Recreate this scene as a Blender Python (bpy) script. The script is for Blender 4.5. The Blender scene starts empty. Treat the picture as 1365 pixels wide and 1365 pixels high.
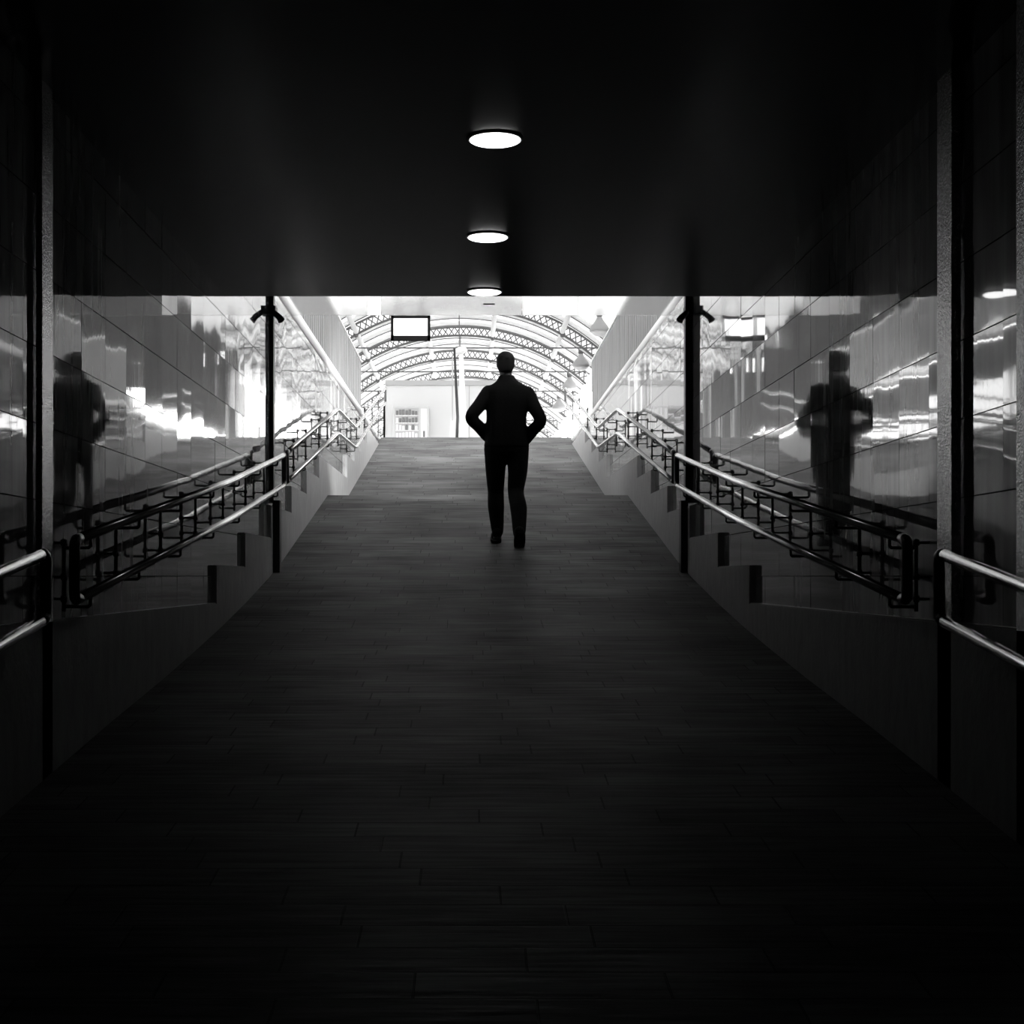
import bpy, bmesh, math, random
from mathutils import Vector, Matrix
random.seed(7)
PI = math.pi

# ---------------------------------------------------------------- camera, world, exposure
K = 4.0 / 3.0           # depth unit -> metres
E = 1.40                # eye height over the passage floor
sc = bpy.context.scene
C = sc.collection
cam_d = bpy.data.cameras.new('camera')
cam_d.sensor_fit = 'HORIZONTAL'
cam_d.sensor_width = 36.0
cam_d.lens = 36.0 * 2000.0 / 1365.0
cam_d.shift_x = 54.5 / 1365.0
cam_d.shift_y = 85.5 / 1365.0
cam_d.clip_end = 400
cam = bpy.data.objects.new('camera', cam_d)
cam.location = (0, 0, E)
cam.rotation_euler = (PI / 2, 0, 0)
C.objects.link(cam)
sc.camera = cam

w = bpy.data.worlds.new('world')
sc.world = w
w.use_nodes = True
WORLD = 8.0
w.node_tree.nodes['Background'].inputs['Color'].default_value = (1, 1, 1, 1)
w.node_tree.nodes['Background'].inputs['Strength'].default_value = WORLD

sc.view_settings.view_transform = 'Standard'
sc.view_settings.look = 'None'
sc.view_settings.gamma = 1.0
sc.view_settings.use_curve_mapping = False
sc.view_settings.exposure = 0.15
sc.cycles.max_bounces = 10
sc.cycles.glossy_bounces = 6
sc.cycles.diffuse_bounces = 5
sc.cycles.use_denoising = True
sc.cycles.sample_clamp_indirect = 6.0

# ---------------------------------------------------------------- materials
def g(v): return (v, v, v, 1)

def mat(name, base, rough=0.6, metal=0.0, spec=0.5, bump=0.0, bscale=20.0, bstretch=(1, 1, 1),
        vary=0.0, vscale=6.0, vstretch=(1, 1, 1), emit=0.0, coat=0.0, rvary=0.0):
    m = bpy.data.materials.new(name)
    m.use_nodes = True
    nt = m.node_tree
    b = nt.nodes['Principled BSDF']
    b.inputs['Base Color'].default_value = g(base)
    b.inputs['Roughness'].default_value = rough
    b.inputs['Metallic'].default_value = metal
    b.inputs['Specular IOR Level'].default_value = spec
    b.inputs['Coat Weight'].default_value = coat
    b.inputs['Coat Roughness'].default_value = 0.05
    if emit:
        b.inputs['Emission Color'].default_value = g(1)
        b.inputs['Emission Strength'].default_value = emit
    tc = nt.nodes.new('ShaderNodeTexCoord')
    def noise(scale, stretch, detail=4):
        mp = nt.nodes.new('ShaderNodeMapping')
        mp.inputs['Scale'].default_value = stretch
        nt.links.new(tc.outputs['Object'], mp.inputs['Vector'])
        n = nt.nodes.new('ShaderNodeTexNoise')
        n.inputs['Scale'].default_value = scale
        n.inputs['Detail'].default_value = detail
        nt.links.new(mp.outputs[0], n.inputs['Vector'])
        return n
    if vary:
        n = noise(vscale, vstretch)
        r = nt.nodes.new('ShaderNodeValToRGB')
        r.color_ramp.elements[0].position = 0.3
        r.color_ramp.elements[1].position = 0.7
        r.color_ramp.elements[0].color = g(base * (1 - vary))
        r.color_ramp.elements[1].color = g(min(1, base * (1 + vary)))
        nt.links.new(n.outputs['Fac'], r.inputs['Fac'])
        nt.links.new(r.outputs['Color'], b.inputs['Base Color'])
    if rvary:
        n = noise(vscale * 1.7, vstretch)
        mr = nt.nodes.new('ShaderNodeMapRange')
        mr.inputs['From Min'].default_value = 0.3
        mr.inputs['From Max'].default_value = 0.7
        mr.inputs['To Min'].default_value = max(0.02, rough - rvary)
        mr.inputs['To Max'].default_value = rough + rvary
        nt.links.new(n.outputs['Fac'], mr.inputs['Value'])
        nt.links.new(mr.outputs[0], b.inputs['Roughness'])
    if bump:
        n = noise(bscale, bstretch)
        bp = nt.nodes.new('ShaderNodeBump')
        bp.inputs['Strength'].default_value = 1.0
        bp.inputs['Distance'].default_value = bump
        nt.links.new(n.outputs['Fac'], bp.inputs['Height'])
        nt.links.new(bp.outputs[0], b.inputs['Normal'])
    return m

M = {}
M['tile'] = mat('glazed_tile', 0.24, rough=0.022, spec=0.95, bump=0.00022, bscale=3.0, bstretch=(1, 2.5, 0.35),
                vary=0.35, vscale=3.0, vstretch=(1, 3, 0.3), coat=0.6)
M['grout'] = mat('grout', 0.02, rough=0.9)
M['plinth'] = mat('plinth_stone', 0.30, rough=0.5, spec=0.15, bump=0.003, bscale=30, vary=0.12, vscale=9, vstretch=(1, 1.5, .6))
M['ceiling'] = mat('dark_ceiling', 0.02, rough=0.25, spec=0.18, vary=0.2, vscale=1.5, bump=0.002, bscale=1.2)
M['slab'] = mat('slab', 0.35, rough=0.8)
M['platform'] = mat('platform_paving', 0.45, rough=0.7, vary=.1)
M['steel'] = mat('dark_steel', 0.02, rough=0.4, spec=0.4)
M['rail'] = mat('polished_rail', 0.75, rough=0.2, metal=1.0)
M['bracket'] = mat('bracket_steel', 0.05, rough=0.35, metal=0.6)
M['stucco'] = mat('sparkling_render', 0.9, rough=0.22, metal=0.8, bump=0.006, bscale=110, vary=.4, vscale=60)
M['coping'] = mat('white_coping', 0.95, rough=0.35)
M['panel'] = mat('parapet_panel', 0.19, rough=0.5, vary=.35, vscale=10, vstretch=(6, 6, .25), bump=.001, bscale=40, bstretch=(4, 4, .1))
M['truss'] = mat('truss_paint', 0.10, rough=0.6)
M['purlin'] = mat('purlin_paint', 0.68, rough=0.5)
M['rafter'] = mat('rafter_paint', 0.12, rough=0.5)
M['kiosk'] = mat('kiosk_white', 0.55, rough=0.5)
M['kioskgrey'] = mat('kiosk_grey', 0.35, rough=0.5)
M['vend'] = mat('vending_case', 0.42, rough=0.4)
M['vendpale'] = mat('vending_trim', 0.6, rough=0.4)
M['goods_dark'] = mat('goods_dark', 0.10, rough=0.4)
M['goods_pale'] = mat('goods_pale', 0.7, rough=0.4)
M['frame'] = mat('display_frame', 0.006, rough=0.9, spec=0.05)
M['screen'] = mat('display_face', 0.75, rough=0.4, emit=0.25)
M['lamp'] = mat('lamp_lens', 0.8, rough=0.3, emit=3.0)
M['trim'] = mat('lamp_trim', 0.5, rough=0.3, metal=0.8)
M['enamel'] = mat('lampshade_enamel', 0.30, rough=0.35)
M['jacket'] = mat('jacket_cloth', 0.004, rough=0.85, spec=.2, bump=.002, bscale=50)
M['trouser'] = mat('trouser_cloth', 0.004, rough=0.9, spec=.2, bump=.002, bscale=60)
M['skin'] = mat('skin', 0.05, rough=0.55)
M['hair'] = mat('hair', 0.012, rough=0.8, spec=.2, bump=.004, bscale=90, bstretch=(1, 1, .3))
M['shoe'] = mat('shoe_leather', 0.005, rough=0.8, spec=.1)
M['sole'] = mat('shoe_sole', 0.006, rough=0.9, spec=.1)
M['paleglass'] = None

def mix_mat(name, transl, transp, spec_r=0.2, glossy=0.1, tint=1.0):
    m = bpy.data.materials.new(name); m.use_nodes = True
    nt = m.node_tree; nt.nodes.clear()
    out = nt.nodes.new('ShaderNodeOutputMaterial')
    t = nt.nodes.new('ShaderNodeBsdfTranslucent'); t.inputs['Color'].default_value = g(transl)
    d = nt.nodes.new('ShaderNodeBsdfDiffuse'); d.inputs['Color'].default_value = g(0.7 * tint)
    a = nt.nodes.new('ShaderNodeMixShader'); a.inputs[0].default_value = 0.5
    nt.links.new(t.outputs[0], a.inputs[1]); nt.links.new(d.outputs[0], a.inputs[2])
    p = nt.nodes.new('ShaderNodeBsdfTransparent'); p.inputs['Color'].default_value = g(0.97)
    b = nt.nodes.new('ShaderNodeMixShader'); b.inputs[0].default_value = transp
    nt.links.new(a.outputs[0], b.inputs[1]); nt.links.new(p.outputs[0], b.inputs[2])
    gl = nt.nodes.new('ShaderNodeBsdfGlossy'); gl.inputs['Roughness'].default_value = spec_r
    c = nt.nodes.new('ShaderNodeMixShader'); c.inputs[0].default_value = glossy
    nt.links.new(b.outputs[0], c.inputs[1]); nt.links.new(gl.outputs[0], c.inputs[2])
    nt.links.new(c.outputs[0], out.inputs['Surface'])
    return m
M['roof'] = mix_mat('shed_roof_boards', 0.25, 0.0, glossy=0.0)
def rough_glass(name, rough, ior, dust):
    m = bpy.data.materials.new(name); m.use_nodes = True
    nt = m.node_tree; nt.nodes.clear()
    out = nt.nodes.new('ShaderNodeOutputMaterial')
    r = nt.nodes.new('ShaderNodeBsdfRefraction'); r.inputs['Roughness'].default_value = rough; r.inputs['IOR'].default_value = ior
    r.inputs['Color'].default_value = g(0.99)
    d = nt.nodes.new('ShaderNodeBsdfTranslucent'); d.inputs['Color'].default_value = g(0.9)
    c = nt.nodes.new('ShaderNodeMixShader'); c.inputs[0].default_value = dust
    nt.links.new(r.outputs[0], c.inputs[1]); nt.links.new(d.outputs[0], c.inputs[2])
    nt.links.new(c.outputs[0], out.inputs['Surface'])
    return m
M['dustglass'] = rough_glass('dusty_glass', 0.22, 1.08, 0.05)
M['light_patch'] = rough_glass('light_patch_glass', 0.5, 1.15, 0.0)  # frosted glass standing in for bright patches of light on the band

def floor_mat():
    m = bpy.data.materials.new('floor_setts'); m.use_nodes = True
    nt = m.node_tree; b = nt.nodes['Principled BSDF']
    tc = nt.nodes.new('ShaderNodeTexCoord')
    br = nt.nodes.new('ShaderNodeTexBrick')
    br.inputs['Scale'].default_value = 1.0
    br.inputs['Brick Width'].default_value = 0.62
    br.inputs['Row Height'].default_value = 0.17
    br.inputs['Mortar Size'].default_value = 0.004
    br.inputs['Mortar Smooth'].default_value = 0.3
    br.inputs['Bias'].default_value = 0.0
    br.inputs['Color1'].default_value = g(0.085)
    br.inputs['Color2'].default_value = g(0.13)
    br.inputs['Mortar'].default_value = g(0.045)
    br.offset = 0.0; br.squash = 1.0
    sp = nt.nodes.new('ShaderNodeSeparateXYZ'); nt.links.new(tc.outputs['Object'], sp.inputs[0])
    def mth(op, a, b_=None):
        m_ = nt.nodes.new('ShaderNodeMath'); m_.operation = op
        if hasattr(a, 'is_linked'): nt.links.new(a, m_.inputs[0])
        else: m_.inputs[0].default_value = a
        if b_ is not None:
            if hasattr(b_, 'is_linked'): nt.links.new(b_, m_.inputs[1])
            else: m_.inputs[1].default_value = b_
        return m_.outputs[0]
    row = mth('FLOOR', mth('DIVIDE', sp.outputs['Y'], 0.17))
    shift = mth('FRACT', mth('MULTIPLY', mth('SINE', mth('MULTIPLY', row, 12.9898)), 43.758))   # every course laid with its own offset
    xx = mth('ADD', sp.outputs['X'], mth('MULTIPLY', shift, 0.62))
    cb = nt.nodes.new('ShaderNodeCombineXYZ')
    nt.links.new(xx, cb.inputs[0]); nt.links.new(sp.outputs['Y'], cb.inputs[1])
    nt.links.new(cb.outputs[0], br.inputs['Vector'])
    n = nt.nodes.new('ShaderNodeTexNoise'); n.inputs['Scale'].default_value = 1.3; n.inputs['Detail'].default_value = 6
    nt.links.new(tc.outputs['Object'], n.inputs['Vector'])
    mp = nt.nodes.new('ShaderNodeMapping'); mp.inputs['Scale'].default_value = (1.2, 14, 1)
    nt.links.new(tc.outputs['Object'], mp.inputs['Vector'])
    n2 = nt.nodes.new('ShaderNodeTexNoise'); n2.inputs['Scale'].default_value = 2.0; n2.inputs['Detail'].default_value = 5
    nt.links.new(mp.outputs[0], n2.inputs['Vector'])
    mx = nt.nodes.new('ShaderNodeMath'); mx.operation = 'ADD'
    nt.links.new(n.outputs['Fac'], mx.inputs[0]); nt.links.new(n2.outputs['Fac'], mx.inputs[1])
    mr = nt.nodes.new('ShaderNodeMapRange')
    mr.inputs['From Min'].default_value = 0.7; mr.inputs['From Max'].default_value = 1.3
    mr.inputs['To Min'].default_value = 0.5; mr.inputs['To Max'].default_value = 1.5
    nt.links.new(mx.outputs[0], mr.inputs['Value'])
    mul = nt.nodes.new('ShaderNodeVectorMath'); mul.operation = 'SCALE'
    nt.links.new(br.outputs['Color'], mul.inputs[0]); nt.links.new(mr.outputs[0], mul.inputs['Scale'])
    nt.links.new(mul.outputs[0], b.inputs['Base Color'])
    rr = nt.nodes.new('ShaderNodeMapRange')
    rr.inputs['From Min'].default_value = 0.7; rr.inputs['From Max'].default_value = 1.3
    rr.inputs['To Min'].default_value = 0.6; rr.inputs['To Max'].default_value = 0.5
    nt.links.new(mx.outputs[0], rr.inputs['Value'])
    nt.links.new(rr.outputs[0], b.inputs['Roughness'])
    b.inputs['Specular IOR Level'].default_value = 0.02
    bp = nt.nodes.new('ShaderNodeBump'); bp.inputs['Distance'].default_value = 0.004; bp.invert = True
    nt.links.new(br.outputs['Fac'], bp.inputs['Height'])
    bp2 = nt.nodes.new('ShaderNodeBump'); bp2.inputs['Distance'].default_value = 0.004
    nt.links.new(n2.outputs['Fac'], bp2.inputs['Height'])
    nt.links.new(bp.outputs[0], bp2.inputs['Normal'])
    nt.links.new(bp2.outputs[0], b.inputs['Normal'])
    return m
M['floor'] = floor_mat()

# ---------------------------------------------------------------- mesh helpers (world coordinates: P(x, d, z) with z from the eye)
def P(x, d, z): return Vector((x, d * K, z + E))

def wloc(o):
    v = Vector((0, 0, 0))
    while o is not None:
        v = v + o.location; o = o.parent
    return v

def obj(name, bm, material, parent=None, smooth=False, local=False):
    me = bpy.data.meshes.new(name)
    if parent is not None and not local:
        bmesh.ops.translate(bm, verts=bm.verts, vec=-wloc(parent))
    bm.normal_update()
    bm.to_mesh(me); bm.free()
    for m in (material if isinstance(material, (list, tuple)) else [material]):
        me.materials.append(m)
    if smooth:
        for p in me.polygons: p.use_smooth = True
    o = bpy.data.objects.new(name, me)
    C.objects.link(o)
    if parent is not None: o.parent = parent
    return o

def thing(name, label, cat, loc=(0, 0, 0), group=None):
    o = bpy.data.objects.new(name, None)
    o.empty_display_size = 0.1
    o.location = loc; C.objects.link(o)
    return tag(o, label, cat, group)

def tag(o, label, cat, group=None):
    o['label'] = label; o['category'] = cat
    if group: o['group'] = group
    return o

def struct(name, bm, m, parent=None, smooth=False):
    o = obj(name, bm, m, parent, smooth)
    if parent is None: o['kind'] = 'structure'
    return o

def dup(root, loc, label=None):
    r = root.copy(); C.objects.link(r); r.location = loc
    if label: r['label'] = label
    for ch in list(root.children):
        c = ch.copy(); C.objects.link(c); c.parent = r
        for s in ch.children:
            d = s.copy(); C.objects.link(d); d.parent = c
    return r

def box(bm, a, b, mi=0, bevel=0.0):
    """axis aligned box between world corners a and b"""
    a, b = Vector(a), Vector(b)
    lo = Vector((min(a.x, b.x), min(a.y, b.y), min(a.z, b.z)))
    hi = Vector((max(a.x, b.x), max(a.y, b.y), max(a.z, b.z)))
    r = bmesh.ops.create_cube(bm, size=1.0)
    vs = r['verts']
    for v in vs:
        v.co = Vector((lo.x + (v.co.x + .5) * (hi.x - lo.x), lo.y + (v.co.y + .5) * (hi.y - lo.y), lo.z + (v.co.z + .5) * (hi.z - lo.z)))
    fs = set(f for v in vs for f in v.link_faces)
    for f in fs: f.material_index = mi
    if bevel:
        es = list(set(e for v in vs for e in v.link_edges))
        bmesh.ops.bevel(bm, geom=es, offset=bevel, segments=2, affect='EDGES', profile=0.7)

def tube(bm, pts, rad, seg=10, squash=None, closed_caps=True):
    """tube through points; rad a number or one per point; squash = (sx, sy) ellipse per point or None"""
    pts = [Vector(p) for p in pts]
    n = len(pts)
    rs = rad if isinstance(rad, (list, tuple)) else [rad] * n
    t0 = (pts[1] - pts[0]).normalized()
    ref = Vector((0, 0, 1)) if abs(t0.z) < 0.9 else Vector((0, 1, 0))
    u = t0.cross(ref).normalized()
    rings = []
    prev = t0
    for i, p in enumerate(pts):
        if i == 0: t = t0
        elif i == n - 1: t = (pts[i] - pts[i - 1]).normalized()
        else: t = ((pts[i] - pts[i - 1]).normalized() + (pts[i + 1] - pts[i]).normalized()).normalized()
        q = prev.rotation_difference(t)
        u = (q @ u).normalized(); prev = t
        v = t.cross(u).normalized()
        ring = []
        for k in range(seg):
            a = 2 * PI * k / seg
            ring.append(bm.verts.new(p + (u * math.cos(a) + v * math.sin(a)) * rs[i]))
        rings.append(ring)
    for i in range(n - 1):
        for k in range(seg):
            bm.faces.new((rings[i][k], rings[i][(k + 1) % seg], rings[i + 1][(k + 1) % seg], rings[i + 1][k]))
    if closed_caps:
        bm.faces.new(rings[0][::-1]); bm.faces.new(rings[-1])

def bar(bm, p, q, w_, h_=None):
    tube(bm, [p, q], w_ * 0.7071, seg=4)

def loft(bm, secs, seg=24, power=2.0):
    """stack of horizontal super-ellipses: (z, cx, cy, hw, hd)"""
    rings = []
    for z, cx, cy, hw, hd in secs:
        ring = []
        for k in range(seg):
            a = 2 * PI * k / seg
            c, s = math.cos(a), math.sin(a)
            x = math.copysign(abs(c) ** (2 / power), c) * hw
            y = math.copysign(abs(s) ** (2 / power), s) * hd
            ring.append(bm.verts.new((cx + x, cy + y, z)))
        rings.append(ring)
    for i in range(len(rings) - 1):
        for k in range(seg):
            bm.faces.new((rings[i][k], rings[i][(k + 1) % seg], rings[i + 1][(k + 1) % seg], rings[i + 1][k]))
    bm.faces.new(rings[0][::-1]); bm.faces.new(rings[-1])

def lathe(bm, prof, center=(0, 0, 0), seg=32):
    """prof list of (r, z)"""
    c = Vector(center)
    rings = []
    for r, z in prof:
        rings.append([bm.verts.new(c + Vector((math.cos(2 * PI * k / seg) * r, math.sin(2 * PI * k / seg) * r, z))) for k in range(seg)])
    for i in range(len(rings) - 1):
        for k in range(seg):
            bm.faces.new((rings[i][k], rings[i][(k + 1) % seg], rings[i + 1][(k + 1) % seg], rings[i + 1][k]))
    bm.faces.new(rings[0][::-1]); bm.faces.new(rings[-1])
    bmesh.ops.recalc_face_normals(bm, faces=bm.faces)

def ball(bm, c, r, seg=12, scale=(1, 1, 1)):
    rr = bmesh.ops.create_uvsphere(bm, u_segments=seg, v_segments=max(6, seg // 2), radius=1.0)
    for v in rr['verts']:
        v.co = Vector(c) + Vector((v.co.x * r * scale[0], v.co.y * r * scale[1], v.co.z * r * scale[2]))

def interp(tab, d):
    if d <= tab[0][0]: return tab[0][1]
    for (a, za), (b, zb) in zip(tab, tab[1:]):
        if d <= b: return za + (zb - za) * (d - a) / (b - a)
    return tab[-1][1]

# ---------------------------------------------------------------- layout numbers
XL, XR = -1.62, 1.77          # plinth faces
WL, WR = -1.650, 1.812         # tiled wall faces
CEIL = 1.88
MOUTH = 9.42
TOPZ = 2.54                   # platform level
FLOOR = [(-4, -1.40), (0, -1.40), (5.0, -0.665), (5.93, -0.54), (6.7, -0.425), (7.33, -0.325), (8.1, -0.19), (9.03, -0.01), (9.6, 0.115),
         (12.72, 0.915), (14.3, 0.915), (20.6, 2.54)]
def fz(d): return interp(FLOOR, d)

# ---------------------------------------------------------------- structure: floor, walls, ceiling
bm = bmesh.new()
prev = None
for d, z in FLOOR:
    cur = [bm.verts.new(P(WL - 0.2, d, z)), bm.verts.new(P(WR + 0.2, d, z))]
    if prev: bm.faces.new((prev[0], prev[1], cur[1], cur[0]))
    prev = cur
fl = struct('floor', bm, M['floor'])
sol = fl.modifiers.new('solid', 'SOLIDIFY'); sol.thickness = 0.12; sol.offset = -1

# tiled walls: every tile a slightly warped glazed plate over a dark grout bed
def tiled_wall(name, xf, side, d0, d1):
    bm = bmesh.new()
    rnd = random.Random(11 if side > 0 else 23)
    tw, th, gap, hgap = 0.41, 0.29, 0.0014, 0.0022
    y0, y1 = d0 * K, d1 * K
    ncol = int((y1 - y0) / tw)
    tw = (y1 - y0) / ncol
    N = 5
    for c in range(ncol):
        ya = y0 + c * tw
        dmid = (ya + tw / 2) / K
        zb = fz(dmid) - 0.05
        lean = rnd.uniform(-1, 1) * 0.0003
        for r in range(-7, 9):
            za = r * th
            zt = min(za + th, 2.39)
            if zt < zb: continue
            top_lim = CEIL + 0.02 if dmid < 7.5 else (2.47 if dmid < MOUTH else TOPZ)
            if za > top_lim: continue
            zt = min(zt, top_lim)
            if zt - za < 0.03: continue
            ty = rnd.gauss(0, 0.0006) + lean
            tz = rnd.gauss(0, 0.0006)
            cy = rnd.gauss(0, 0.0006) + 0.0004
            cz = rnd.gauss(0, 0.0006)
            sw = rnd.gauss(0, 0.00035)
            ph = rnd.uniform(0, 6.28)
            grid = []
            for i in range(N + 1):
                row = []
                for j in range(N + 1):
                    u = i / N; v = j / N
                    off = ty * (u - .5) + tz * (v - .5) + cy * ((u - .5) ** 2 * 2) + cz * ((v - .5) ** 2 * 2) + sw * math.sin(u * 5 + ph) * 0.5
                    y = ya + gap / 2 + u * (tw - gap)
                    z = za + hgap + v * (zt - za - 2 * hgap)
                    row.append(bm.verts.new((xf - side * off, y, z + E)))
                grid.append(row)
            for i in range(N):
                for j in range(N):
                    q = (grid[i][j], grid[i + 1][j], grid[i + 1][j + 1], grid[i][j + 1])
                    f = bm.faces.new(q if side < 0 else q[::-1])
                    f.smooth = True
            # tile edges folded back into the bed
            rim = [grid[i][0] for i in range(N + 1)] + [grid[N][j] for j in range(1, N + 1)] + [grid[i][N] for i in range(N - 1, -1, -1)] + [grid[0][j] for j in range(N - 1, 0, -1)]
            back = [bm.verts.new(v.co + Vector((side * 0.006, 0, 0))) for v in rim]
            rim = [bm.verts.new(v.co) for v in rim]
            for k in range(len(rim)):
                k2 = (k + 1) % len(rim)
                f = bm.faces.new((rim[k], back[k], back[k2], rim[k2])); f.material_index = 1
    # bed behind
    def slab(da, db, zlo, zhi):
        box(bm, P(xf + side * 0.005, da, zlo), P(xf + side * 0.30, db, zhi), 1)
    slab(d0, 7.56, -1.6, 1.90)
    slab(7.56, MOUTH, -1.6, 2.45)
    slab(MOUTH, d1, -1.6, 2.39)
    return struct(name, bm, [M['tile'], M['grout']])
tiled_wall('wall_left', WL, -1, -3.0, 20.6)
tiled_wall('wall_right', WR, 1, -3.0, 20.6)

# stepped stone plinths along both walls
STEPS = [(-3.0, 3.0, -0.42), (3.0, 7.16, -0.17), (7.16, 8.07, 0.07), (8.07, 9.12, 0.313), (9.12, 10.15, 0.575), (10.15, 11.08, 0.815), (11.08, 11.99, 1.05),
         (11.99, 14.7, 1.287), (14.7, 15.62, 1.59), (15.62, 16.55, 1.82), (16.55, 17.5, 2.07), (17.5, 20.6, 2.33)]
def plinth(name, xf, xw, side):
    bm = bmesh.new()
    out = []
    for a, b, z in STEPS:
        out += [(a, z), (b, z)]
    prof = [(-3.0, -1.55)] + out + [(20.6, 1.9), (12.7, 0.3), (9, -0.6), (5.9, -1.2), (0, -1.55)]
    va = [bm.verts.new(P(xf, d, z)) for d, z in prof]
    vb = [bm.verts.new(P(xw + side * 0.02, d, z)) for d, z in prof]
    n = len(prof)
    bm.faces.new(va); bm.faces.new(vb[::-1])
    for i in range(n):
        j = (i + 1) % n
        bm.faces.new((va[i], vb[i], vb[j], va[j]))
    bmesh.ops.recalc_face_normals(bm, faces=bm.faces)
    es = [e for e in bm.edges if all(v in va for v in e.verts)]
    bmesh.ops.bevel(bm, geom=es, offset=0.006, segments=2, affect='EDGES')
    return struct(name, bm, M['plinth'])
plinth('baseboard_left', XL, WL, -1)
plinth('baseboard_right', XR, WR, 1)

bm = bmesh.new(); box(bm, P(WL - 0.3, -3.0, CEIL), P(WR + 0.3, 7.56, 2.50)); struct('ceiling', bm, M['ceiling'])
bm = bmesh.new(); box(bm, P(WL - 0.3, 7.56, 2.45), P(WR + 0.3, MOUTH, 2.50)); struct('ceiling_recess', bm, M['slab'])
bm = bmesh.new(); box(bm, P(WL - 0.3, -3.1, -1.6), P(WR + 0.3, -3.0, 2.5)); struct('wall_back_light_stop', bm, M['ceiling'])  # unseen end wall added behind the camera to stop light
# platform level round the stairwell
bm = bmesh.new()
box(bm, P(-45, -6, 2.44), P(WL - 0.30, 20.6, TOPZ))
box(bm, P(WR + 0.30, -6, 2.44), P(45, 20.6, TOPZ))
box(bm, P(WL - 0.30, -6, 2.50), P(WR + 0.30, MOUTH, TOPZ))
box(bm, P(-45, 20.6, 2.40), P(45, 130, TOPZ))
struct('floor_platform', bm, M['platform'])

# vaulted roof of the train shed
XC = -0.38; RR = 6.65; APEX = 8.60
def arc_z(x, lift=0.0):
    """height of the arch (radius RR+lift) at offset x"""
    r = RR + lift
    return APEX - RR + math.sqrt(max(0.0, r * r - x * x))
def arc_pts(lift, d, half=4.48, n=30):
    a1 = math.asin(half / (RR + lift))
    return [P(XC + (RR + lift) * math.sin(-a1 + 2 * a1 * i / n), d, APEX - RR + (RR + lift) * math.cos(-a1 + 2 * a1 * i / n)) for i in range(n + 1)]
ROOF0, ROOF1 = 17.0, 74.0
bm = bmesh.new()
a = [bm.verts.new(p) for p in arc_pts(0.42, ROOF0, 4.95, 40)]
b = [bm.verts.new(p) for p in arc_pts(0.42, ROOF1, 4.95, 40)]
for i in range(40): bm.faces.new((a[i], a[i + 1], b[i + 1], b[i]))
rf = struct('ceiling_shed', bm, M['roof'])

# opaque slab added out of view above the ramp, to shade it
bm = bmesh.new(); box(bm, P(XC - 4.75, 6.0, 4.75), P(2.9, 16.6, 4.95)); struct('ceiling_added_shade', bm, M['slab'])

# boarded side walls of the shed, open below and slit between boards
def shed_wall(name, x, side, seed, dend=38.0, dbeg=13.0):
    bm = bmesh.new(); rnd = random.Random(seed)
    d = dbeg
    while d < dend:
        wd = rnd.uniform(.28, .42)
        ztop = 7.28 if rnd.random() < .93 else 6.4
        box(bm, P(x, d, 4.28 + rnd.uniform(-.02, .02)), P(x + side * .05, d + wd, ztop))
        d += wd + (rnd.uniform(.05, .16) if rnd.random() < .22 else .012)
    for z in (4.5, 5.9, 7.1): box(bm, P(x + side * .05, dbeg, z), P(x + side * .12, dend, z + .1))
    for q in (dbeg + .2, 23, 27, 34, dend - .2): box(bm, P(x + side * .05, q, TOPZ), P(x + side * .15, q + .12, 7.25))
    struct(name, bm, M['board'])
M['board'] = mat('shed_boards', 0.03, rough=.7, vary=.5, vscale=8, vstretch=(6, 6, .2))
shed_wall('wall_shed_left', XC - 4.75, -1, 4, 46.0)
shed_wall('wall_shed_right', XC + 4.75, 1, 9, 38.0, 15.0)

# ---------------------------------------------------------------- glass screen over the passage mouth
def glass_screen():
    t = thing('glass_screen', 'band of dusty glass panes hanging across the passage mouth under the ceiling edge', 'glass screen', P(0, 9.28, 2.45))
    edges = [(WL, -1.62 + .02, 0), (-1.60, -0.86, 0), (-0.86, -0.74, 1), (-0.74, 0.42, 0), (0.42, 0.88, 1), (0.88, WR - .0, 0)]
    for x0, x1, k in edges[1:]:
        bm = bmesh.new(); box(bm, P(x0 + 0.002, 9.275, 2.152), P(x1 - 0.002, 9.285, 2.45))
        o = obj('glass_pane', bm, M['light_patch'] if k else M['dustglass'], t)
        if k: o['label'] = 'pane frosted to stand in for a patch of light'
    bm = bmesh.new(); box(bm, P(0.10, 9.268, 2.236), P(0.195, 9.274, 2.246)); obj('clip_bar', bm, M['steel'], t)
glass_screen()

# ---------------------------------------------------------------- ceiling lamps
def ceiling_lamp(x, d, label):
    t = thing('ceiling_light', label, 'ceiling light', P(x, d, CEIL), 'round downlights along the dark ceiling')
    bm = bmesh.new()
    lathe(bm, [(0.095, 0.0), (0.118, 0.0), (0.119, -0.005), (0.116, -0.008), (0.108, -0.009), (0.100, -0.006)])
    obj('trim_ring', bm, M['trim'], t, smooth=True, local=True)
    bm = bmesh.new()
    lathe(bm, [(0.109, -0.004), (0.110, -0.010), (0.104, -0.014), (0.085, -0.018), (0.05, -0.021), (0.002, -0.022)])
    obj('lens', bm, M['lamp'], t, smooth=True, local=True)
    return t
l0 = ceiling_lamp(0.103, 4.83, 'large glowing round ceiling light, highest in the picture')
dup(l0, P(0.092, 6.22, CEIL), 'glowing round ceiling light, middle one of the row of three')
dup(l0, P(0.088, 7.42, CEIL), 'glowing round ceiling light at the bright edge of the dark ceiling')

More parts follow.
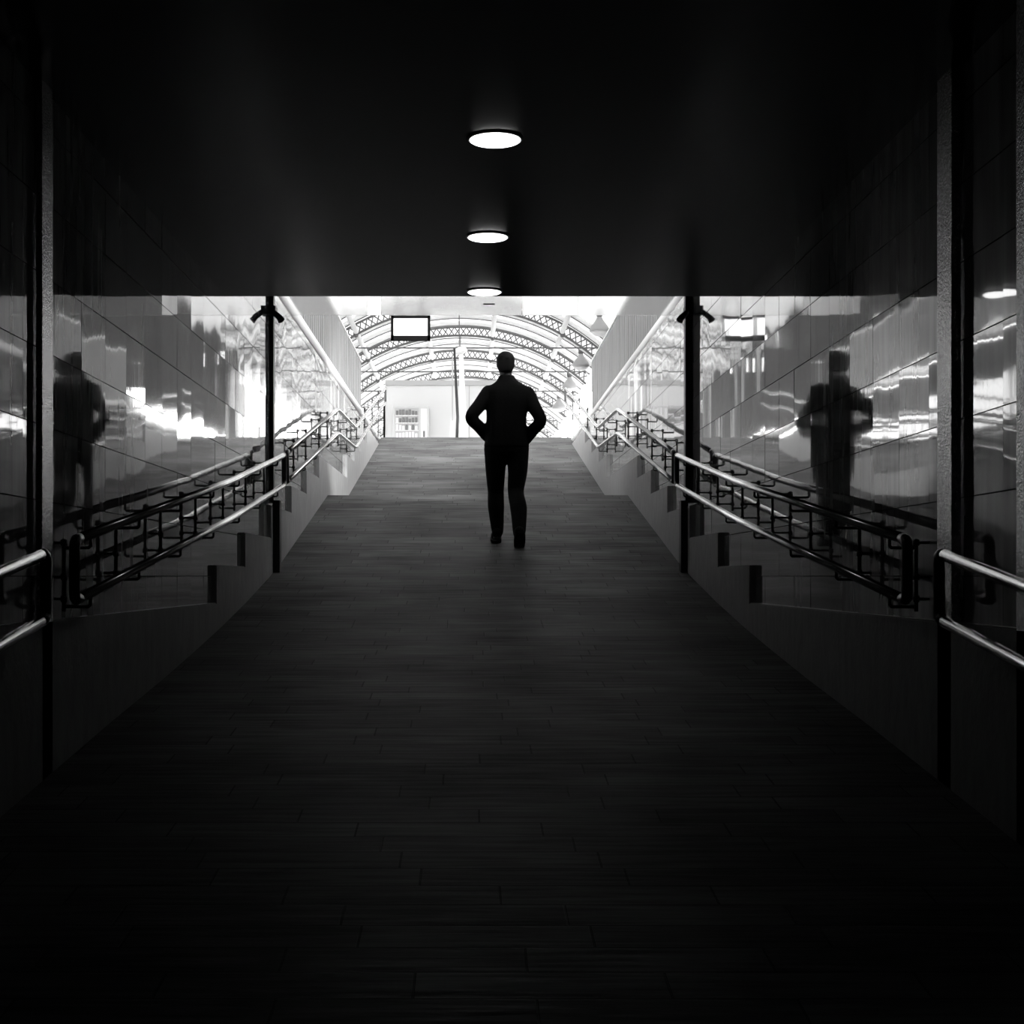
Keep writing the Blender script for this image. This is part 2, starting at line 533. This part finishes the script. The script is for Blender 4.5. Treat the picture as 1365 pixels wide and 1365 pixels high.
# ---------------------------------------------------------------- posts at the mouth
def mouth_post(side, xf, xw, label):
    t = thing('steel_post', label, 'post', P(xf, 9.25, fz(9.25)), 'dark posts at the passage mouth')
    inner = xf - side * 0.055
    bm = bmesh.new(); box(bm, P(inner, 9.20, fz(9.2) - .03), P(xf + side * 0.005, 9.28, 0.62), bevel=.004); obj('foot', bm, M['steel'], t)
    bm = bmesh.new(); box(bm, P(xf - side * (.018 if side > 0 else .004), 9.20, 0.60), P(xw + side * 0.0, 9.27, 2.45), bevel=.004); obj('shaft', bm, M['steel'], t)
    bm = bmesh.new(); box(bm, P(xf - side * .03, 9.14, 2.13), P(xf + side * .04, 9.24, 2.20), bevel=.006)
    tube(bm, [P(xf - side * .02, 9.12, 2.14), P(xf - side * .07, 9.08, 2.09), P(xf - side * .09, 9.07, 2.06)], [.022, .026, .030], 12)
    sl = obj('spotlight', bm, M['steel'], t)
    ld = bpy.data.lights.new('added_wall_light', 'SPOT')  # beam added to the fitting to brighten the outer walls
    ld.energy = 3800 if side > 0 else 700
    ld.spot_size = math.radians(27); ld.spot_blend = 0.8; ld.shadow_soft_size = 0.03
    lo = bpy.data.objects.new('added_wall_light', ld); C.objects.link(lo); lo.parent = sl
    src = P(xf - side * .10, 9.10, 2.02)
    lo.location = src - wloc(sl)
    lo.rotation_euler = (P(-1.6 * side, 14.8, 1.65) - src).to_track_quat('-Z', 'Y').to_euler()
    return t
mouth_post(-1, XL, WL, 'slim dark steel post rising by the left tiled wall at the mouth')
mouth_post(1, XR, WR, 'slim dark steel post rising by the right tiled wall at the mouth')

# ---------------------------------------------------------------- pilasters near the camera
def pilaster(side, xf, xw, d0, d1, label, wide=0.0):
    bm = bmesh.new()
    box(bm, P(xf - side * wide, d0, fz(d0) - .1), P(xw - side * .006, d1, CEIL), bevel=.004)
    o = obj('pilaster', bm, M['stucco'])
    tag(o, label, 'pilaster', 'rough rendered pilasters along the walls')
pilaster(-1, XL, WL, 4.25, 4.36, 'rough sparkling pilaster on the left wall between two handrails')
pilaster(1, XR, WR, 4.148, 4.275, 'rough sparkling pilaster on the right wall between two handrails')
pilaster(1, XR, WR, 3.50, 3.655, 'black pilaster at the far right edge of the picture')

# ---------------------------------------------------------------- handrails
def rail_z(d):
    return interp([(2.0, -0.29), (3.38, -0.027), (3.97, 0.08), (4.26, 0.136), (7.03, 0.59), (9.0, 0.962), (9.22, 1.02), (12.70, 1.888), (14.65, 1.935), (19.75, 3.30)], d)
def gap_z(d): return interp([(2.0, 0.235), (4.26, 0.232), (9.0, 0.24), (12.7, 0.27), (19.75, 0.24)], d)
def handrail(side, da, db, bends, stations, label):
    xr = 1.655 if side > 0 else -1.505
    xw = WR if side > 0 else WL
    xb = xr + side * 0.105
    t = thing('handrail', label, 'handrail', P(xr, da, fz(da)), 'polished double handrails along the walls')
    ds = [da] + bends + [db]
    e = 0.05
    for nm, off in (('top_rail', False), ('lower_rail', True)):
        bm = bmesh.new()
        pts = []
        for i, d in enumerate(ds):
            if i == 0: dd = [d + e]
            elif i == len(ds) - 1: dd = [d - e]
            else: dd = [d - .16, d - .08, d, d + .08, d + .16]
            for q in dd:
                # soften the bend
                if 0 < i < len(ds) - 1:
                    z = (rail_z(q - .12) + rail_z(q + .12) + rail_z(q)) / 3
                else: z = rail_z(q)
                pts.append(P(xr, q, z - (gap_z(q) if off else 0)))
        tube(bm, pts, 0.0215, 14)
        obj(nm, bm, M['rail'], t, smooth=True)
    for d, s in ((da, 1), (db, -1)):
        zt, zl = rail_z(d), rail_z(d) - gap_z(d)
        pts = [P(xr, d + s * e, rail_z(d + s * e)), P(xr, d + s * .018, rail_z(d + s * .018) - .002), P(xr, d + s * .005, zt - .012), P(xr, d, zt - .035),
               P(xr, d, zl + .035), P(xr, d + s * .005, zl + .012), P(xr, d + s * .018, rail_z(d + s * .018) - gap_z(d) + .002), P(xr, d + s * e, rail_z(d + s * e) - gap_z(d))]
        bm = bmesh.new(); tube(bm, pts, 0.0213, 12); obj('end_bend', bm, M['bracket'], t, smooth=True)
    for d in stations:
        zt = rail_z(d) - 0.055; zl = rail_z(d) - gap_z(d) - 0.055
        bm = bmesh.new()
        low = zl - 0.02
        if d > 16.9: low = min(low, TOPZ - 0.12)
        tube(bm, [P(xb, d, low), P(xb, d, zt + 0.035)], 0.0085, 8)
        for z in (zt, zl):
            tube(bm, [P(xr, d, z + .045), P(xr, d, z + .008), P(xr + side * .008, d, z), P(xb + side * .0, d, z)], 0.0075, 8)
        for z in (zt + .02, (zt + zl) / 2, zl + .03):
            if d < 16.9: tube(bm, [P(xb, d, z), P(xw + side * .004, d, z)], 0.006, 8)
            tube(bm, [P(xb, d, z - .012), P(xb, d, z + .012)], 0.014, 8)
        obj('bracket', bm, M['bracket'], t, smooth=True)
    return t
for side, nm in ((-1, 'left'), (1, 'right')):
    handrail(side, 2.0, 3.98, [3.0], [2.6, 3.3], f'shiny double handrail cut by the {nm} edge of the picture')
    handrail(side, 4.27, 9.06, [7.03], [4.45, 5.1, 5.83, 6.57, 7.30, 8.03, 8.75], f'long shiny double handrail on the dark {nm} tiled wall inside the mouth')
    handrail(side, 9.18, 19.75, [12.70, 14.65], [10.2, 10.95, 11.9, 12.6, 13.6, 14.55, 15.8, 17.0, 18.3, 19.5], f'double handrail climbing the brightly lit {nm} wall beyond the steel post')

# ---------------------------------------------------------------- parapets over the ramp walls
def parapet(side, xw, label, zc):
    t = thing('parapet', label, 'parapet', P(xw, MOUTH, TOPZ), 'panelled parapets over the ramp')
    d0, d1, n = MOUTH + .02, 17.1, 8
    xo = xw + side * 0.02
    for i in range(n):
        a = d0 + (d1 - d0) * i / n; b = d0 + (d1 - d0) * (i + 1) / n
        bm = bmesh.new(); box(bm, P(xo, a + .012, zc + .03), P(xo + side * .05, b - .012, 3.25), bevel=.004)
        for j in range(1, 6):   # shallow ribs pressed in the sheet
            q = a + (b - a) * j / 6
            box(bm, P(xo - side * .004, q - .006, zc + .06), P(xo + side * .01, q + .006, 3.23))
        obj('panel', bm, M['panel'], t)
    bm = bmesh.new(); tube(bm, [P(xw + side * .05, MOUTH + .01, zc), P(xw + side * .05, 20.55, zc)], .058, 16); obj('coping', bm, M['coping'], t, smooth=True)
    bm = bmesh.new(); box(bm, P(xo - side * .01, d0, 3.25), P(xo + side * .06, d1, 3.275)); obj('cap_strip', bm, M['coping'], t)
parapet(-1, WL, 'pale panelled parapet with white coping above the left ramp wall', 2.50)
parapet(1, WR, 'grey panelled parapet with white coping above the right ramp wall', 2.46)

# ---------------------------------------------------------------- shed trusses, purlins, rafters
RIBS = [36.0 + 4.2 * i for i in range(8)]
ORD = ['nearest', 'second', 'third', 'fourth', 'fifth', 'sixth', 'seventh', 'farthest']
def truss(d):
    t = thing('lattice_truss', 'nearest arched lattice roof truss spanning the train shed', 'roof truss', P(XC, d, TOPZ), 'arched lattice trusses of the shed')
    for nm, lift in (('upper_chord', .30), ('lower_chord', 0.0)):
        bm = bmesh.new(); tube(bm, arc_pts(lift, d, 4.48 + lift * .3, 36), .040, 6); obj(nm, bm, M['truss'], t)
    bm = bmesh.new()
    n = 46
    lo = arc_pts(0.0, d, 4.40, n); hi = arc_pts(.30, d, 4.58, n)
    for i in range(n):
        bar(bm, lo[i], hi[i + 1], .026); bar(bm, hi[i], lo[i + 1], .026)
    obj('lattice', bm, M['truss'], t)
    bm = bmesh.new(); tube(bm, [P(XC - 4.5, d, 7.30), P(XC + 4.5, d, 7.30)], .024, 6); obj('tie_rod', bm, M['truss'], t)
    bm = bmesh.new(); tube(bm, [P(XC, d, 7.30), P(XC, d, APEX)], .016, 6); obj('hanger', bm, M['truss'], t)
    bm = bmesh.new(); ball(bm, P(XC, d, 7.30), .07, 10, (2.0, 1, .8)); obj('turnbuckle', bm, M['truss'], t)
    for s in (-1, 1):
        x = XC + s * 4.58
        bm = bmesh.new(); tube(bm, [P(x, d, TOPZ), P(x, d, TOPZ + .3), P(x, d, TOPZ + .32), P(x, d, 7.1), P(x, d, 7.35)], [.16, .14, .085, .075, .14], 10)
        obj('column', bm, M['purlin'], t)
    for xo in (-3.3, -1.15, 1.15, 3.3):
        bm = bmesh.new(); ball(bm, P(XC + xo, d, arc_z(xo) - .02), .075, 8); obj('node', bm, M['truss'], t)
    return t
t0 = truss(RIBS[0])
for i, d in enumerate(RIBS[1:], 1):
    dup(t0, P(XC, d, TOPZ), f'{ORD[i]} arched lattice roof truss back from the ramp' if i < 7 else 'farthest arched lattice roof truss of the train shed')
for xo, nm in ((-3.3, 'leftmost'), (-1.15, 'left of the two middle'), (1.15, 'right of the two middle'), (3.3, 'rightmost')):
    bm = bmesh.new(); tube(bm, [P(XC + xo, 30, arc_z(xo) + .10), P(XC + xo, 68, arc_z(xo) + .10)], .085, 10)
    tag(obj('roof_purlin', bm, M['purlin'], smooth=True), f'long pale roof purlin, {nm} of the four running away' if nm[-4:] == 'most' else f'long pale roof purlin, {nm} ones running away', 'roof purlin', 'long purlins of the shed roof')
def rafter(d):
    t = thing('arched_rafter', '', 'roof rafter', P(XC, d, TOPZ), 'slender arched rafters between the trusses')
    bm = bmesh.new(); tube(bm, arc_pts(.20, d, 4.5, 30), .075, 8); obj('tube', bm, M['purlin'], t, smooth=True)
    bm = bmesh.new(); tube(bm, arc_pts(.13, d, 4.5, 30), .026, 6); obj('flange', bm, M['rafter'], t)
    return t
r0 = None
PL = ['first', 'middle', 'last']
for i, rd in enumerate(RIBS[:-1]):
    for j in range(3):
        d = rd + 4.2 * (j + 1) / 4
        lab = f'slender arched rafter, {PL[j]} of three behind the {ORD[i]} lattice truss'
        if r0 is None: r0 = rafter(d); r0['label'] = lab
        else: dup(r0, P(XC, d, TOPZ), lab)
for j in range(2):
    dup(r0, P(XC, 33.9 + 1.05 * j, TOPZ), ('slender arched rafter nearest the passage, cut by the glass screen', 'slender arched rafter just in front of the nearest lattice truss')[j])

# bell lamps
def bell():
    t = thing('bell_lamp', 'largest pale bell-shaped lamp hanging right of the shed trusses', 'pendant lamp', P(3.67, 32.2, 7.0), 'bell lamps hanging along the shed')
    bm = bmesh.new(); lathe(bm, [(0.29, 0.0), (0.285, .06), (.24, .16), (.15, .27), (.09, .36), (.07, .42), (.02, .43)]); obj('shade', bm, M['enamel'], t, smooth=True, local=True)
    bm = bmesh.new(); lathe(bm, [(.07, .42), (.09, .46), (.09, .62), (.03, .66)], seg=14); obj('fitting', bm, M['truss'], t, smooth=True, local=True)
    bm = bmesh.new(); lathe(bm, [(.26, .0), (.2, -.08), (.1, -.13), (.01, -.14)], seg=20); obj('bowl', bm, M['kiosk'], t, smooth=True, local=True)
    bm = bmesh.new(); tube(bm, [(0, 0, .64), (0, 0, .72)], .015, 6); obj('stem', bm, M['truss'], t, local=True)
    return t
b0 = bell()
for d, lab in ((37.6, 'pale bell-shaped hanging lamp, second along the right of the shed'), (42.0, 'pale bell-shaped hanging lamp, third along the right of the shed'),
               (47.05, 'smallest pale bell-shaped hanging lamp, just above the top of the ramp')):
    dup(b0, P(3.67, d, 7.0), lab)

# ---------------------------------------------------------------- platform furniture
KD = 30.0
t = thing('kiosk', 'white box-shaped kiosk on the platform left of the walking man', 'kiosk', P(-0.8, KD, TOPZ))
bm = bmesh.new(); box(bm, P(-2.30, KD, TOPZ), P(0.75, KD + 2.2, 5.08), bevel=.01); obj('body', bm, M['kiosk'], t)
bm = bmesh.new(); box(bm, P(-2.28, KD - .03, 5.08), P(0.80, KD + 2.25, 5.22), bevel=.01); obj('roof_edge', bm, M['kioskgrey'], t)
bm = bmesh.new(); box(bm, P(-2.34, KD - .01, TOPZ), P(-2.29, KD + .05, 4.55)); obj('corner_strip', bm, M['frame'], t)
bm = bmesh.new(); box(bm, P(-.06, KD - .012, TOPZ), P(-.04, KD + .0, 5.06)); obj('panel_joint', bm, M['kioskgrey'], t)

VD = 29.3
t = thing('vending_machine', 'glass-fronted vending machine full of goods against the white kiosk', 'vending machine', P(-1.55, VD, TOPZ))
x0, x1 = -2.03, -1.10
bm = bmesh.new(); box(bm, P(x0, VD, TOPZ), P(x1, KD - .01, 4.43), bevel=.02); obj('case', bm, M['vend'], t)
bm = bmesh.new(); box(bm, P(x0 + .05, VD - .008, TOPZ + .45), P(x1 - .26, VD + .0, 4.38)); obj('display_recess', bm, M['kioskgrey'], t)
rnd = random.Random(3)
for r in range(7):
    z = TOPZ + .48 + r * .195
    bm = bmesh.new(); box(bm, P(x0 + .06, VD - .03, z - .02), P(x1 - .27, VD - .008, z)); obj('shelf', bm, M['vendpale'], t)
    for c in range(7):
        x = x0 + .075 + c * .083
        dark = (r >= 6) or (r == 5 and 1 < c < 6) or (r == 4 and c == 3) or rnd.random() < .25
        bm = bmesh.new(); box(bm, P(x, VD - .028, z), P(x + .058, VD - .01, z + rnd.uniform(.10, .15)), bevel=.006)
        obj('snack_pack', bm, M['goods_dark'] if dark else M['goods_pale'], t)
bm = bmesh.new(); box(bm, P(x1 - .21, VD - .008, 3.30), P(x1 - .05, VD + .0, 4.36)); obj('control_panel', bm, M['vendpale'], t)
bm = bmesh.new(); box(bm, P(x1 - .15, VD - .016, 3.62), P(x1 - .10, VD - .008, 3.78)); obj('coin_slot', bm, M['goods_dark'], t)

# posts in the middle of the platform
PD = 26.0
def px(xx, d): return (xx - 628) / 1500 * d
t = thing('platform_column', 'pale tapered column on the platform behind two dark uprights', 'column', P(px(616, PD), PD, TOPZ))
bm = bmesh.new(); tube(bm, [P(px(617, PD), PD, TOPZ), P(px(617, PD), PD, 3.55)], .12, 14); obj('base', bm, M['purlin'], t, smooth=True)
bm = bmesh.new(); tube(bm, [P(px(617.5, PD), PD, 3.5), P(px(614.5, PD), PD, 5.15)], [.075, .05], 14); obj('shaft', bm, M['coping'], t, smooth=True)
bm = bmesh.new(); tube(bm, [P(px(614.5, PD), PD, 5.12), P(px(614, PD), PD, 5.17), P(px(613, PD), PD, 5.25), P(px(612.5, PD), PD, 5.3)], [.05, .17, .15, .03], 14); obj('head', bm, M['vendpale'], t, smooth=True)
bm = bmesh.new(); tube(bm, [P(px(608.5, PD), PD - .4, TOPZ), P(px(610.3, PD), PD - .4, 3.62), P(px(606.0, PD), PD - .4, 5.18)], [.038, .034, .026], 10)
tag(obj('dark_pole', bm, M['steel'], smooth=True), 'dark slightly leaning pole standing on the platform beside the pale column', 'pole')
t = thing('sign_blade', 'thin grey upright sign blade on a stand left of the leaning pole', 'sign', P(px(603.5, PD), PD - .2, TOPZ))
bm = bmesh.new(); box(bm, P(px(602.4, PD), PD - .22, 3.55), P(px(604.2, PD), PD - .18, 5.0)); obj('blade', bm, M['kioskgrey'], t)
bm = bmesh.new(); box(bm, P(px(600.5, PD), PD - .26, TOPZ), P(px(606, PD), PD - .14, 3.56)); obj('stand', bm, M['kiosk'], t)

# hanging display
DD = 19.2
t = thing('hanging_display', 'dark-framed blank display board hanging over the top of the ramp', 'display board', P(px(547, DD), DD, 4.0))
xa, xb_ = px(521, DD), px(573.5, DD); za, zb = (768 - 454) / 1500 * DD, (768 - 420.5) / 1500 * DD
bm = bmesh.new()
fr = .045
box(bm, P(xa, DD, za), P(xa + fr, DD + .05, zb)); box(bm, P(xb_ - fr, DD, za), P(xb_, DD + .05, zb))
box(bm, P(xa, DD, za), P(xb_, DD + .05, za + fr * 1.9)); box(bm, P(xa, DD, zb - fr), P(xb_, DD + .05, zb)); obj('frame', bm, M['frame'], t)
bm = bmesh.new(); box(bm, P(xa + .01, DD + .012, za + .01), P(xb_ - .01, DD + .045, zb - .01)); obj('screen', bm, M['screen'], t)
for x in (xa + .12, xb_ - .12):
    bm = bmesh.new(); tube(bm, [P(x, DD + .025, zb - .01), P(x, DD + .025, arc_z(x - XC, .40))], .012, 8); obj('hanger_rod', bm, M['frame'], t)

# ---------------------------------------------------------------- the walking man
PX, PDm = 0.335, 10.25
pz = fz(PDm)
slope = (fz(10.6) - fz(10.0)) / (0.6 * K)
def fuse(bm, name, m, parent, voxel=.012, smooth_it=3, cut=None):
    """one continuous skin from overlapping closed shapes (voxel remesh evaluated once)"""
    tmp = bpy.data.meshes.new('tmp'); bm.normal_update(); bm.to_mesh(tmp); bm.free()
    o = bpy.data.objects.new('tmp', tmp); C.objects.link(o)
    r = o.modifiers.new('r', 'REMESH'); r.mode = 'VOXEL'; r.voxel_size = voxel; r.use_smooth_shade = True
    s = o.modifiers.new('s', 'SMOOTH'); s.iterations = smooth_it; s.factor = .5
    dg = bpy.context.evaluated_depsgraph_get()
    me = bpy.data.meshes.new_from_object(o.evaluated_get(dg))
    bpy.data.objects.remove(o); bpy.data.meshes.remove(tmp)
    me.name = name
    me.materials.clear(); me.materials.append(m)
    for p in me.polygons: p.use_smooth = True
    q = bpy.data.objects.new(name, me); C.objects.link(q)
    if parent is not None: q.parent = parent
    return q

SH_L, EL_L, HA_L = Vector((-.175, 0, 1.39)), Vector((-.335, -.10, 1.155)), Vector((-.190, .06, 1.00))
SH_R, EL_R, HA_R = Vector((.178, 0, 1.38)), Vector((.293, -.10, 1.125)), Vector((.165, .06, .97))
HIP_L, KN_L, AN_L = Vector((-.115, 0, .90)), Vector((-.108, .14, .50)), Vector((-.096, .16, .13 + .03))
HIP_R, KN_R, AN_R = Vector((.090, 0, .90)), Vector((.072, -.02, .485)), Vector((.095, -.24, .125))
fl_l = slope * .2; fl_r = -slope * .18

def limb(bm, pts, rs, seg=16):
    # resample a smooth chain
    P_ = [Vector(p) for p in pts]
    out, rr = [], []
    n = len(P_)
    for i in range(n - 1):
        p0 = P_[max(i - 1, 0)]; p1 = P_[i]; p2 = P_[i + 1]; p3 = P_[min(i + 2, n - 1)]
        for k in range(6):
            t_ = k / 6
            a_ = 0.5 * ((2 * p1) + (p2 - p0) * t_ + (2 * p0 - 5 * p1 + 4 * p2 - p3) * t_ ** 2 + (3 * p1 - p0 - 3 * p2 + p3) * t_ ** 3)
            out.append(a_); rr.append(rs[i] + (rs[i + 1] - rs[i]) * t_)
    out.append(P_[-1]); rr.append(rs[-1])
    tube(bm, out, rr, seg)
    ball(bm, P_[0], rs[0], 14); ball(bm, P_[-1], rs[-1], 14)

bm = bmesh.new()
# trunk, neck, head
loft(bm, [(.84, -.012, 0, .15, .10), (.92, -.012, 0, .165, .11), (1.02, -.012, 0, .15, .10), (1.15, -.010, 0, .155, .10), (1.30, 0, 0, .175, .11), (1.42, 0, .0, .17, .095), (1.48, -.005, .005, .10, .075), (1.51, -.01, .01, .06, .06)])
loft(bm, [(1.44, -.010, .01, .075, .07), (1.50, -.014, .015, .058, .062), (1.56, -.018, .022, .055, .062), (1.60, -.02, .03, .055, .062)])
loft(bm, [(1.535, -.02, .075, .025, .035), (1.55, -.02, .062, .045, .058), (1.58, -.02, .048, .060, .078), (1.62, -.02, .036, .070, .092), (1.66, -.02, .030, .074, .098), (1.70, -.02, .028, .070, .094), (1.735, -.02, .028, .052, .072), (1.752, -.02, .028, .022, .032)])
limb(bm, [(-.02, .118, 1.665), (-.02, .140, 1.635), (-.02, .132, 1.622)], [.008, .014, .012], 8)      # nose
ball(bm, (-.02, .116, 1.592), .018, 10, (1.3, .6, .5))                                                 # lips
for s in (-1, 1):
    ball(bm, (-.02 + s * .076, .025, 1.645), .026, 10, (.35, .6, 1.1))                                 # ears
    ball(bm, (-.02 + s * .030, .116, 1.655), .014, 10, (1.0, .6, .7))                                  # eyelids
for sh, el, ha, s in ((SH_L, EL_L, HA_L, -1), (SH_R, EL_R, HA_R, 1)):
    limb(bm, [sh, (sh + el) / 2, el, (el + ha) / 2, ha], [.055, .048, .040, .040, .030])
    d = Vector((-s * .75, .45, -.35)).normalized()
    palm = ha + d * .03
    limb(bm, [ha, palm, palm + d * .03], [.026, .034, .030], 10)
    side_v = d.cross(Vector((0, 0, 1))).normalized()
    up_v = side_v.cross(d).normalized()
    for k, ln in enumerate((.062, .072, .068, .054)):
        b_ = palm + d * .035 + up_v * (.024 - k * .016)
        curl = -side_v * s
        limb(bm, [b_, b_ + d * ln * .45 + curl * .004, b_ + d * ln * .8 + curl * .022, b_ + d * ln * .85 + curl * .042], [.0095, .009, .0085, .0075], 8)
    limb(bm, [ha + d * .02 + up_v * .024, ha + d * .045 + up_v * .045, ha + d * .08 + up_v * .052], [.013, .011, .009], 8)
for hp, kn, an in ((HIP_L, KN_L, AN_L), (HIP_R, KN_R, AN_R)):
    limb(bm, [hp, (hp + kn) / 2, kn, (kn + an) / 2 + Vector((0, -.015, .03)), an], [.088, .072, .052, .052, .034])
limb(bm, [AN_L + Vector((0, -.03, -.07)), AN_L + Vector((0, .06, -.09)), AN_L + Vector((0, .15, -.075))], [.036, .036, .028])
limb(bm, [AN_R, AN_R + Vector((0, .02, -.05)), AN_R + Vector((.01, .11, -.11))], [.034, .036, .028])
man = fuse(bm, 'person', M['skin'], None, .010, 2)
man.location = P(PX, PDm, pz)
tag(man, 'person in dark jacket and trousers walking up the ramp, hands in pockets', 'person')

# hair
bm = bmesh.new()
loft(bm, [(1.575, -.02, -.018, .052, .052), (1.60, -.02, -.002, .068, .076), (1.64, -.02, .010, .080, .092), (1.68, -.02, .020, .084, .104), (1.715, -.02, .026, .080, .104), (1.745, -.02, .028, .062, .086), (1.766, -.02, .028, .030, .045)])
rnd = random.Random(5)
for k in range(26):
    a_ = rnd.uniform(0, 2 * PI); e_ = rnd.uniform(.1, 1.3)
    ball(bm, (-.02 + math.cos(a_) * math.cos(e_) * .075, .024 + math.sin(a_) * math.cos(e_) * .092 - .01, 1.675 + math.sin(e_) * .078), .016, 8)
fuse(bm, 'hair', M['hair'], man, .008, 2)

# jacket
bm = bmesh.new()
loft(bm, [(.885, -.012, 0, .205, .135), (.90, -.012, 0, .208, .138), (.94, -.012, 0, .200, .140), (.99, -.014, -.002, .195, .140), (1.05, -.016, -.004, .186, .138), (1.15, -.014, -.005, .182, .135), (1.25, -.008, -.004, .190, .138),
          (1.33, -.002, 0, .205, .138), (1.40, 0, 0, .205, .128), (1.445, 0, 0, .178, .112), (1.475, -.002, .002, .128, .096), (1.50, -.008, .006, .092, .085), (1.53, -.012, .01, .074, .075), (1.548, -.012, .01, .070, .072)], power=2.3)
for sh, el, ha in ((SH_L, EL_L, HA_L), (SH_R, EL_R, HA_R)):
    limb(bm, [sh, (sh + el) / 2 + Vector((0, -.01, 0)), el, (el + ha) / 2, ha], [.070, .064, .056, .056, .054])
ball(bm, EL_L, .058, 12); ball(bm, EL_R, .058, 12)
# shoulder seams, cuffs and pocket folds
for ha in (HA_L, HA_R):
    limb(bm, [ha + Vector((0, .0, .0)), ha + Vector((-math.copysign(.05, ha.x), .05, -.03))], [.05, .04])
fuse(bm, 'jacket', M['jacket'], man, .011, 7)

# trousers
bm = bmesh.new()
loft(bm, [(.83, -.012, 0, .16, .12), (.87, -.012, 0, .192, .13), (.93, -.012, 0, .185, .125), (.96, -.012, 0, .17, .11)])
limb(bm, [HIP_L + Vector((.005, 0, -.02)), (HIP_L + KN_L) / 2 + Vector((.0, 0, -.02)), KN_L, (KN_L + AN_L) / 2 + Vector((-.004, -.02, .03)), AN_L + Vector((.005, -.005, -.03))], [.110, .092, .075, .077, .055])
limb(bm, [HIP_R + Vector((-.002, 0, -.02)), (HIP_R + KN_R) / 2 + Vector((.008, 0, -.02)), KN_R, (KN_R + AN_R) / 2 + Vector((.010, -.02, .02)), AN_R + Vector((0, -.01, -.02))], [.107, .090, .073, .077, .057])
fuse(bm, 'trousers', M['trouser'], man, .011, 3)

# shoes
for an, lift, nm in ((AN_L, False, 0), (AN_R, True, 1)):
    bm = bmesh.new()
    if not lift:
        zf = slope * (an.y + .06)
        limb(bm, [Vector((an.x, an.y - .05, zf + .075)), Vector((an.x, an.y + .02, zf + .07)), Vector((an.x - .01, an.y + .12, zf + .055)), Vector((an.x - .015, an.y + .20, zf + .05))], [.046, .050, .046, .034])
        limb(bm, [an + Vector((0, 0, .0)), Vector((an.x, an.y - .01, zf + .08))], [.048, .05])
        sh = fuse(bm, 'shoe', M['shoe'], man, .010, 2)
        bm = bmesh.new()
        loft(bm, [(zf + .0, an.x - .008, an.y + .07, .050, .150), (zf + .026, an.x - .008, an.y + .07, .052, .152)], power=2.6)
        for v in bm.verts: v.co.z += (v.co.y - an.y - .06) * slope
    else:
        zf = slope * (an.y + .12)
        limb(bm, [Vector((an.x, an.y - .055, zf + .14)), Vector((an.x, an.y, zf + .115)), Vector((an.x + .01, an.y + .09, zf + .065)), Vector((an.x + .014, an.y + .16, zf + .046))], [.046, .050, .047, .036])
        limb(bm, [an + Vector((0, 0, .02)), Vector((an.x, an.y - .03, zf + .13))], [.048, .048])
        sh = fuse(bm, 'shoe', M['shoe'], man, .010, 2)
        bm = bmesh.new()
        loft(bm, [(0, an.x + .006, an.y + .05, .050, .150), (.026, an.x + .006, an.y + .05, .052, .152)], power=2.6)
        for v in bm.verts:
            f = v.co.y - (an.y + .14)
            v.co.z += zf + (slope * f if f > 0 else -f * .52)
    so = obj('sole', bm, M['sole'], sh, local=True)
